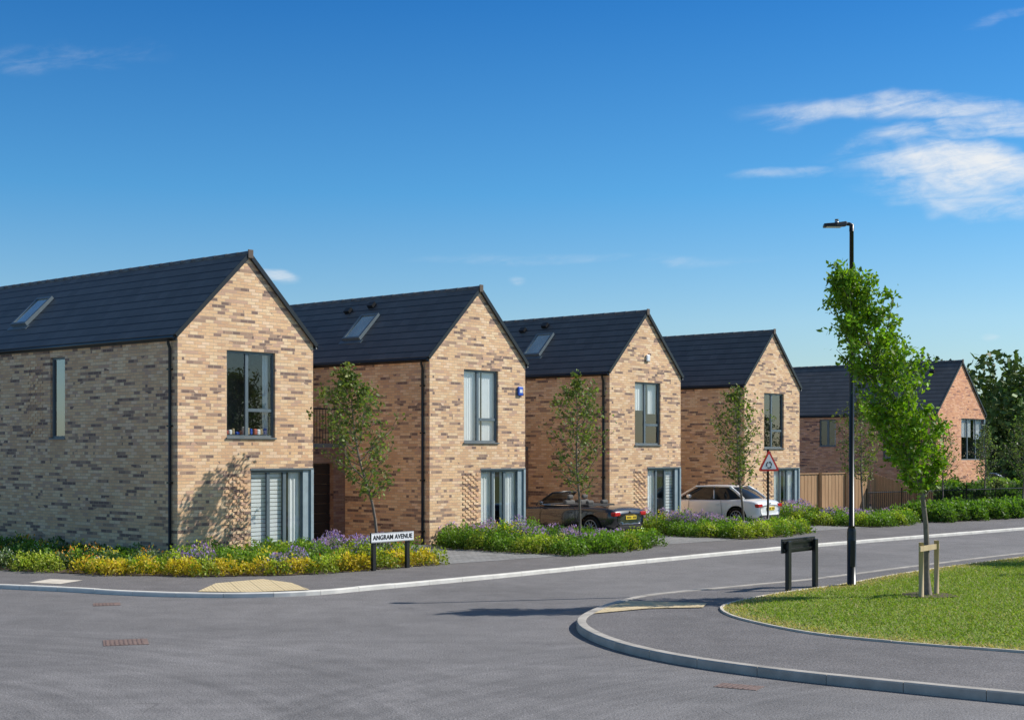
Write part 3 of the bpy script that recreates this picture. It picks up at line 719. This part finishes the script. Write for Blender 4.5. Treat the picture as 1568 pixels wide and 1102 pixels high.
base2=[(-1.75,37.3),(-.2,35.6),(1.5,34.5),(2.9,35.9),(3.95,38.1),(2.4,40.0),(.9,41.6),(.6,41.5),(-2.0,38.3)]
for i in range(3):
    pl=[(x+STEP[0]*i,y+STEP[1]*i) for x,y in base2]; fp=pl[0:5]; cls=[]
    for p in fill(pl,130,.37):
        dd=min(dseg(p,fp[k],fp[k+1]) for k in range(4)); r=random.random(); lx=p[0]-STEP[0]*i
        if lx<.6 and dd>.7: k=random.choice([LAV,LAV,None,None,None,YELF]); cls.append((*p,.34,.40+.2*r,GREYG if k is LAV else GREEN,k))
        elif dd<1.0: cls.append((*p,.36,.36+.10*r,GREEN if r<.8 else LIME,None))
        else: cls.append((*p,.36,.28+.14*r,random.choice([GREEN,(.12,.22,.03),DARKG]),random.choice([None,None,None,None,LAV])))
    bed('flower_bed',pl,cls,.055)
poly5=[(15.6,50.6),(19.5,53.9),(26,60.2),(24.5,61.5),(14.2,52.9)]
bed('hedge',poly5,[(*p,.45,.45+.25*random.random(),(.13,.23,.03),None) for p in fill(poly5,90,.5)],.09)
poly6=[(19,60),(27,66),(29,72),(24,74),(18,66)]
bed('shrubbery',poly6,[(*p,.9,.7+.5*random.random(),random.choice([GREEN,DARKG,(.18,.22,.10)]),None) for p in fill(poly6,40,1.1)],.12)
VV=[];CC=[]
rs=random.Random(4)
blobs=[]
for k in range(70):
    x=34+rs.random()**1.4*60; y=rs.uniform(98,120); h=rs.uniform(7.4,9.2) if k%3 else rs.uniform(4,7)
    for q in range(3): blobs.append((x+rs.uniform(-2.2,2.2),y+rs.uniform(-2,2),h*(.35+.28*q)*rs.uniform(.88,1.0),rs.uniform(1.7,2.6)))
for (x,y,h,r) in blobs:
    n=360; d_=RNG.normal(size=(n,3)); d_/=np.linalg.norm(d_,axis=1,keepdims=True)
    P=d_*RNG.uniform(.65,1.12,size=(n,1))*np.array([r,r,r*.8])+np.array([x,y,h])
    VV.append(leafverts(P,.38,0)); CC.append(colvar(n,rs.choice([(.09,.14,.03),(.11,.17,.04),(.08,.12,.03),(.14,.18,.05)]),.35,.1))
npmesh('distant_trees',np.concatenate(VV),4,np.concatenate(CC),M['farfol'])
tk=[]
for k in range(0,70,2):
    x,y,h,r=blobs[k*3]; tk.append(([(x,y,0),(x,y,h)],[.25,.15]))
tubes('distant_tree_trunks',tk,M['bark'],None,6)
# lawn blades
cand=np.column_stack([RNG.uniform(3.3,22,360000),RNG.uniform(15,40,360000)]); gp=grK+[(89,90),(89,8.2)]
cand=cand[inpoly(cand,gp)]; 
u_=cand[:,0]/cand[:,1]; cand=cand[(u_<.42)][:110000]; n=len(cand)
th=RNG.uniform(0,6.28,n); hgt=RNG.uniform(.015,.045,n); wv=.012
V=np.zeros((n,3,3)); V[:,0,0]=cand[:,0]-np.cos(th)*wv; V[:,0,1]=cand[:,1]-np.sin(th)*wv; V[:,1,0]=cand[:,0]+np.cos(th)*wv; V[:,1,1]=cand[:,1]+np.sin(th)*wv
V[:,2,0]=cand[:,0]+RNG.normal(size=n)*.03; V[:,2,1]=cand[:,1]+RNG.normal(size=n)*.03; V[:,:,2]=PI+.02; V[:,2,2]+=hgt
gc=colvar(n,(.26,.34,.05),.25,.1); dry=RNG.random(n)<.12; gc[dry]=colvar(dry.sum(),(.48,.42,.18),.25,.1)
E=np.array(grK); dm=np.full(n,9.)
for k in range(0,len(E)-1):
    if E[k][0]<24 and E[k][1]<45:
        a=E[k];bb=E[k+1]; ab=bb-a; tt_=np.clip(((cand-a)@ab)/(ab@ab),0,1); dm=np.minimum(dm,np.linalg.norm(cand-(a+tt_[:,None]*ab),axis=1))
ed=(dm<.6)&(RNG.random(n)<np.clip(1.15-dm*1.8,0,1)); gc[ed]=colvar(ed.sum(),(.54,.42,.20),.3,.1)
npmesh('lawn_grass',V.reshape(-1,3),3,gc,M['grassb'])

# ------------------------------------------------------------ street furniture
e=empty('street_name_sign',(-2.98,30.15,PZ),ANG)
boxes('post_left',[(-.05,.05,-.035,.035,0,.80)],M['black'],e,bevel=.008); boxes('post_right',[(.98,1.08,-.035,.035,0,.80)],M['black'],e,bevel=.008)
boxes('backing_board',[(-.14,1.17,-.062,-.037,.60,.82)],M['black'],e)
boxes('plate',[(-.13,1.16,-.072,-.0635,.61,.81)],M['white'],e)
cu=bpy.data.curves.new('lettering','FONT'); cu.body='ANGRAM AVENUE'; cu.size=.142; cu.extrude=.0015; cu.align_x='CENTER'; cu.align_y='CENTER'; cu.space_character=1.03; cu.offset=.003
o=bpy.data.objects.new('lettering',cu); COL.objects.link(o); o.parent=e; o.location=(.515,-.076,.71); o.rotation_euler=(math.radians(90),0,0); cu.materials.append(M['black'])
boxes('plate_border',[(-.12,1.15,-.0735,-.0725,.618,.624),(-.12,1.15,-.0735,-.0725,.796,.802)],M['black'],e)
e=empty('street_name_sign',(5.05,25.6,PI),ANG)
boxes('post_left',[(-.055,.055,-.04,.04,0,.9)],M['black'],e,bevel=.01); boxes('post_right',[(.96,1.07,-.04,.04,0,.9)],M['black'],e,bevel=.01)
boxes('sign_board',[(-.14,1.10,.042,.075,.68,.94)],M['black'],e,bevel=.006)
boxes('sign_rails',[(-.12,1.08,.01,.04,.72,.76),(-.12,1.08,.01,.04,.86,.90)],M['black'],e)
boxes('plate_front',[(-.13,1.09,.0765,.082,.69,.93)],M['white'],e)
e=empty('street_lamp',(6.40,26.4,PI+.02))
tubes('base_column',[([(0,0,0),(0,0,1.0),(0,0,1.05),(0,0,1.12)],[.085,.085,.08,.052])],M['black'],e,16)
tubes('shaft',[([(0,0,1.1),(0,0,6.72)],[.052,.040])],M['black'],e,12)
boxes('access_door',[(-.045,.045,-.093,-.078,.35,.85)],M['black'],e,bevel=.006)
tubes('bracket',[([(0,0,6.66),(0,0,6.78),(-.05,0,6.80),(-.15,0,6.80)],[.045,.045,.035,.03])],M['black'],e,10)
V=[(-.10,-.07,6.76),(-.10,.07,6.76),(-.30,.13,6.75),(-.52,.12,6.74),(-.54,-.12,6.74),(-.30,-.13,6.75)]
V2=[(x,y*.8,z+(.09 if i in(0,1) else .06)) for i,(x,y,z) in enumerate(V)]
o=mesh('lantern_head',V+V2,[(5,4,3,2,1,0),(6,7,8,9,10,11)]+[(i,(i+1)%6,6+(i+1)%6,6+i) for i in range(6)],M['black'],e); bv=o.modifiers.new('b','BEVEL'); bv.width=.012; bv.segments=2
boxes('led_panel',[(-.48,-.2,-.08,.08,6.735,6.742)],M['white'],e)
tubes('photocell',[([(-.28,0,6.81),(-.28,0,6.89)],[.04,.035])],M['alloy'],e,10)
e=empty('traffic_sign',(8.25,45.0,PZ),math.radians(22))
tubes('post',[([(0,.05,0),(0,.05,2.62)],.038)],M['black'],e,10)
zc=2.16; R=.46
def tri(r,y,n=6,rc=.05):
    pts=[]
    for k in range(3):
        a0=math.radians(90+120*k); c_=Vector((math.cos(a0),math.sin(a0)))*(r-2*rc)
        for j in range(n+1):
            a=a0-math.radians(60)+math.radians(120)*j/n; pts.append((c_.x+rc*math.cos(a),y,zc+c_.y+rc*math.sin(a)))
    return pts
def slabp(nm,pts,dy,mat):
    n=len(pts); V=pts+[(p[0],p[1]+dy,p[2]) for p in pts]
    mesh(nm,V,[tuple(range(n)),tuple(reversed(range(n,2*n)))]+[(i,(i+1)%n,n+(i+1)%n,n+i) for i in range(n)],mat,e)
slabp('plate_red',tri(R,-.01,rc=.045),.012,M['red']); slabp('plate_white',tri(R*.72,-.015,rc=.02),.004,M['white'])
for k in range(3):
    a0=math.radians(90+120*k+20); a1=a0+math.radians(78); pts=[]
    for j in range(9):
        a=a0+(a1-a0)*j/8; pts.append((.11*math.cos(a),-.0195,zc-.03+.11*math.sin(a)))
    for j in range(9):
        a=a1+(a0-a1)*j/8; pts.append((.078*math.cos(a),-.0195,zc-.03+.078*math.sin(a)))
    slabp('arrow_arc_%d'%k,pts,.003,M['black'])
    ah=a1+.28
    slabp('arrow_head_%d'%k,[(.132*math.cos(a1),-.0195,zc-.03+.132*math.sin(a1)),(.056*math.cos(a1),-.0195,zc-.03+.056*math.sin(a1)),(.094*math.cos(ah+.2),-.0195,zc-.03+.094*math.sin(ah+.2))],.003,M['black'])
boxes('back_rails',[(-.2,.2,.005,.02,zc-.15,zc-.11),(-.1,.1,.005,.02,zc+.08,zc+.12)],M['alloy'],e)
def fence(p0,p1,h0,h1,parent,tag):
    p0=Vector((*p0,0));p1=Vector((*p1,0)); L=(p1-p0).length; n=int(L/.115); V=[];F=[]; d=(p1-p0)/L; nn=Vector((-d.y,d.x,0))
    for k in range(n):
        a=p0+d*(k*.115); b_=p0+d*(k*.115+.108); h=h0+(h1-h0)*k/n+random.uniform(-.008,.008); q=nn*(.012+.008*(k%2)); base=len(V)
        for z in(PZ,PZ+h):
            for p in(a-q,b_-q,b_+q,a+q): V.append((p.x,p.y,z))
        F+= [tuple(base+i for i in f) for f in BF]
    mesh('boards_'+tag,V,F,M['fence'],parent)
    k=0
    while k<=L:
        p=p0+d*k-nn*.06; h=h0+(h1-h0)*k/L; boxes('post_'+tag,[(p.x-.05,p.x+.05,p.y-.05,p.y+.05,PZ,PZ+h+.06)],M['fence'],parent); k+=1.8
    if abs(h0-h1)<.05: bar(p0-nn*.02,p1-nn*.02,.06,PZ+h1+.003,PZ+h1+.04,M['fence'],'cap_'+tag,parent)
e=empty('wooden_fence')
fence((10.9,54.6),(14.9,58.2),1.66,1.66,e,'a'); fence((15.0,58.2),(17.3,57.4),1.62,.85,e,'b')
def railing(line,h):
    e=empty('metal_railing'); paths=[]
    for a,b_ in zip(line,line[1:]):
        a=Vector((*a,PZ));b_=Vector((*b_,PZ)); L=(b_-a).length; n=int(L/.12)
        for z in(.12,h-.05): paths.append(([a+Vector((0,0,z)),b_+Vector((0,0,z))],.018))
        for k in range(n): p=a.lerp(b_,k/n); paths.append(([p,p+Vector((0,0,h+(.12 if k%18==0 else 0)))],.03 if k%18==0 else .011))
    tubes('rails_and_bars',paths,M['black'],e,5)
railing([(13.4,52.9),(18.5,57.0),(25.0,62.4)],1.05); 

# ------------------------------------------------------------ cars
def car(name,rear,rz,paint,conv=False,z=PZ):
    e=empty(name,(rear[0],rear[1],z+.006),rz)
    st=[(0.0,.66,.40,.70,.74),(.06,.80,.30,.84,.88),(.30,.87,.24,.91,.965),(1.0,.905,.21,.92,.97),(2.0,.905,.20,.90,.95),(3.0,.905,.20,.89,.95),(3.7,.885,.21,.82,.89),(4.25,.82,.24,.70,.77),(4.52,.62,.32,.52,.58)]
    V=[];F=[]; ns=14
    for (y,hw,zl,zs,zt) in st:
        half=[(0,zl),(hw*.82,zl),(hw*.96,zl+.08),(hw*.985,zl+.2),(hw,(zl+zs)/2+.06),(hw*.965,zs-.05),(hw*.87,zs+.01),(hw*.0,zt)]
        ring=half+[(-x,z_) for x,z_ in reversed(half[1:-1])]
        ns=len(ring); V+=[(x,y,z_) for x,z_ in ring]
    for i in range(len(st)-1):
        for k in range(ns): q=i*ns; F.append((q+k,q+(k+1)%ns,q+ns+(k+1)%ns,q+ns+k))
    F.append(tuple(range(ns))); F.append(tuple(reversed(range((len(st)-1)*ns,len(st)*ns))))
    o=mesh('body',V,F,paint,e,smooth=True); ss=o.modifiers.new('s','SUBSURF'); ss.levels=2; ss.render_levels=2
    WY=(.82,3.62)
    try:
        paths=[([(sx*.62,wy,.33),(sx*1.1,wy,.33)],.385) for wy in WY for sx in(-1,1)]
        cut=tubes('cutter',paths,M['tyre'],None,28)
        bm_=o.modifiers.new('b','BOOLEAN'); bm_.operation='DIFFERENCE'; bm_.solver='EXACT'; bm_.object=cut
        o.parent=None; bpy.context.view_layer.update()
        dg=bpy.context.evaluated_depsgraph_get(); me2=bpy.data.meshes.new_from_object(o.evaluated_get(dg))
        o.modifiers.clear(); o.data=me2; o.parent=e
        bpy.data.objects.remove(cut)
    except Exception as ex: print('bool fail',ex); o.parent=e
    for wy in WY:
        for sx in(-1,1):
            x0,x1=sx*.68,sx*.885
            tubes('tyre',[([(x0,wy,.325),(x0+sx*.02,wy,.325),(x1-sx*.02,wy,.325),(x1,wy,.325)],[.30,.325,.325,.305])],M['tyre'],e,28)
            sp_=[([(x1+sx*.004,wy,.325),(x1+sx*.007,wy,.325)],[.06,.055])]
            for k in range(10):
                a=k*math.pi/5; sp_.append(([(x1+sx*.006,wy+.04*math.cos(a),.325+.04*math.sin(a)),(x1+sx*.002,wy+.215*math.cos(a),.325+.215*math.sin(a))],[.018,.014]))
            sp_.append(([(x1+sx*.003,wy+.215*math.cos(a),.325+.215*math.sin(a)) for a in np.linspace(0,6.283,25)],.014))
            tubes('alloy_wheel',sp_,M['alloy'],e,6)
    def ring(yc,a,b_,z_,n=28,p=3.2):
        out=[]
        for k in range(n):
            th=2*math.pi*k/n; c_,s_=math.cos(th),math.sin(th)
            out.append((b_*abs(c_)**(2/p)*(1 if c_>0 else -1),yc+a*abs(s_)**(2/p)*(1 if s_>0 else -1),z_))
        return out
    if not conv:
        rings=[ring(1.95,1.52,.80,.90),ring(1.93,1.25,.76,1.06),ring(1.90,.98,.69,1.22),ring(1.88,.76,.63,1.335),ring(1.86,.62,.575,1.375),ring(1.85,.3,.3,1.395)]
        V=[p for r in rings for p in r]; n=28
        Fg=[(i*n+k,i*n+(k+1)%n,(i+1)*n+(k+1)%n,(i+1)*n+k) for i in range(3) for k in range(n)]
        mesh('cabin_glass',V,Fg,M['cabglass'],e,smooth=True)
        Fr=[(i*n+k,i*n+(k+1)%n,(i+1)*n+(k+1)%n,(i+1)*n+k) for i in range(3,5) for k in range(n)]+[tuple(range(5*n,6*n))]
        mesh('roof_panel',V,Fr,paint,e,smooth=True)
        P=[]
        for sx in(-1,1):
            P+= [([(sx*.70,3.30,.92),(sx*.665,2.98,1.12),(sx*.60,2.60,1.33)],.032),([(sx*.72,.62,.94),(sx*.66,.92,1.16),(sx*.60,1.22,1.33)],.05),([(sx*.80,1.75,.93),(sx*.715,1.80,1.2),(sx*.645,1.83,1.335)],.022),
                 ([(sx*.60,2.60,1.335),(sx*.64,1.9,1.352),(sx*.60,1.22,1.335)],.028)]
        tubes('pillars',P,paint,e,8)
    else:
        tubes('windscreen_frame',[([(-.70,3.02,.93),(-.66,2.75,1.12),(-.58,2.48,1.30),(0,2.42,1.33),(.58,2.48,1.30),(.66,2.75,1.12),(.70,3.02,.93)],.028)],M['black'],e,8)
        mesh('windscreen',[(-.69,3.0,.94),(.69,3.0,.94),(.57,2.48,1.30),(-.57,2.48,1.30)],[(0,1,2,3)],M['cglass'],e)
        boxes('cockpit_opening',[(-.66,.66,1.05,2.75,.90,.985)],M['dark'],e,bevel=.03)
        for sx in(-.36,.36):
            boxes('front_seat',[(sx-.24,sx+.24,1.95,2.1,.80,1.10)],M['room'],e,bevel=.06); boxes('headrest',[(sx-.13,sx+.13,1.93,2.03,1.12,1.25)],M['room'],e,bevel=.045)
            boxes('rear_headrest',[(sx-.15,sx+.15,1.18,1.30,.98,1.10)],M['room'],e,bevel=.045)
            tubes('side_window',[([(sx/.36*.79,2.85,.95),(sx/.36*.79,1.2,.95)],.016)],M['chrome'],e,6)
    for sx in(-1,1):
        boxes('door_mirror',[(min(sx*.84,sx*1.0),max(sx*.84,sx*1.0),2.62,2.76,.94,1.06)],paint,e,bevel=.04)
        boxes('tail_light',[(min(sx*.50,sx*.80),max(sx*.50,sx*.80),-.005,.16,.66,.78)],M['tail'],e,bevel=.03)
        boxes('headlight',[(min(sx*.52,sx*.76),max(sx*.52,sx*.76),4.18,4.42,.52,.62)],M['alloy'],e,bevel=.04)
        tubes('door_lines',[([(sx*.912,1.35,.30),(sx*.915,1.38,.6),(sx*.893,1.42,.88)],.006),([(sx*.912,2.72,.30),(sx*.915,2.72,.6),(sx*.893,2.70,.88)],.006)],M['tyre'],e,4)
        boxes('door_handle',[(min(sx*.90,sx*.925),max(sx*.90,sx*.925),1.5,1.68,.74,.765)],paint,e,bevel=.01)
        tubes('exhaust',[([(sx*.52,-.02,.30),(sx*.52,.2,.30)],.035)],M['chrome'],e,10)
    boxes('number_plate',[(-.26,.26,-.022,-.004,.56,.67)],M['yellow'],e)
    boxes('plate_characters',[(-.22+k*.06,-.185+k*.06,-.025,-.0222,.585,.645) for k in range(8) if k!=4],M['black'],e)
    boxes('lower_bumper',[(-.62,.62,-.012,.1,.26,.38)],M['tyre'],e,bevel=.03)
    boxes('underbody',[(-.70,.70,.3,4.2,.16,.30)],M['tyre'],e)
    boxes('boot_badge',[(-.04,.04,-.012,.03,.77,.81)],M['chrome'],e,bevel=.01)
    return e
m,tt,b=newmat('tinted_car_glass'); n=tt.noise(tt.node('ShaderNodeTexCoord').outputs['Object'],1,2); tt.l.new(tt.ramp(n,[(.3,(.008,.009,.010)),(.7,(.02,.022,.022))]),b.inputs['Base Color']); b.inputs['Roughness'].default_value=.04; b.inputs['Specular IOR Level'].default_value=.4; M['cabglass']=m
car('parked_convertible_car',(3.5,41.3),ANG,M['pblack'],True)
car('parked_car',(8.8,47.7),ANG,M['pwhite'])
car('parked_car',(27.5,76.0),1.2,M['pgrey'])
print('objs',len(bpy.data.objects))
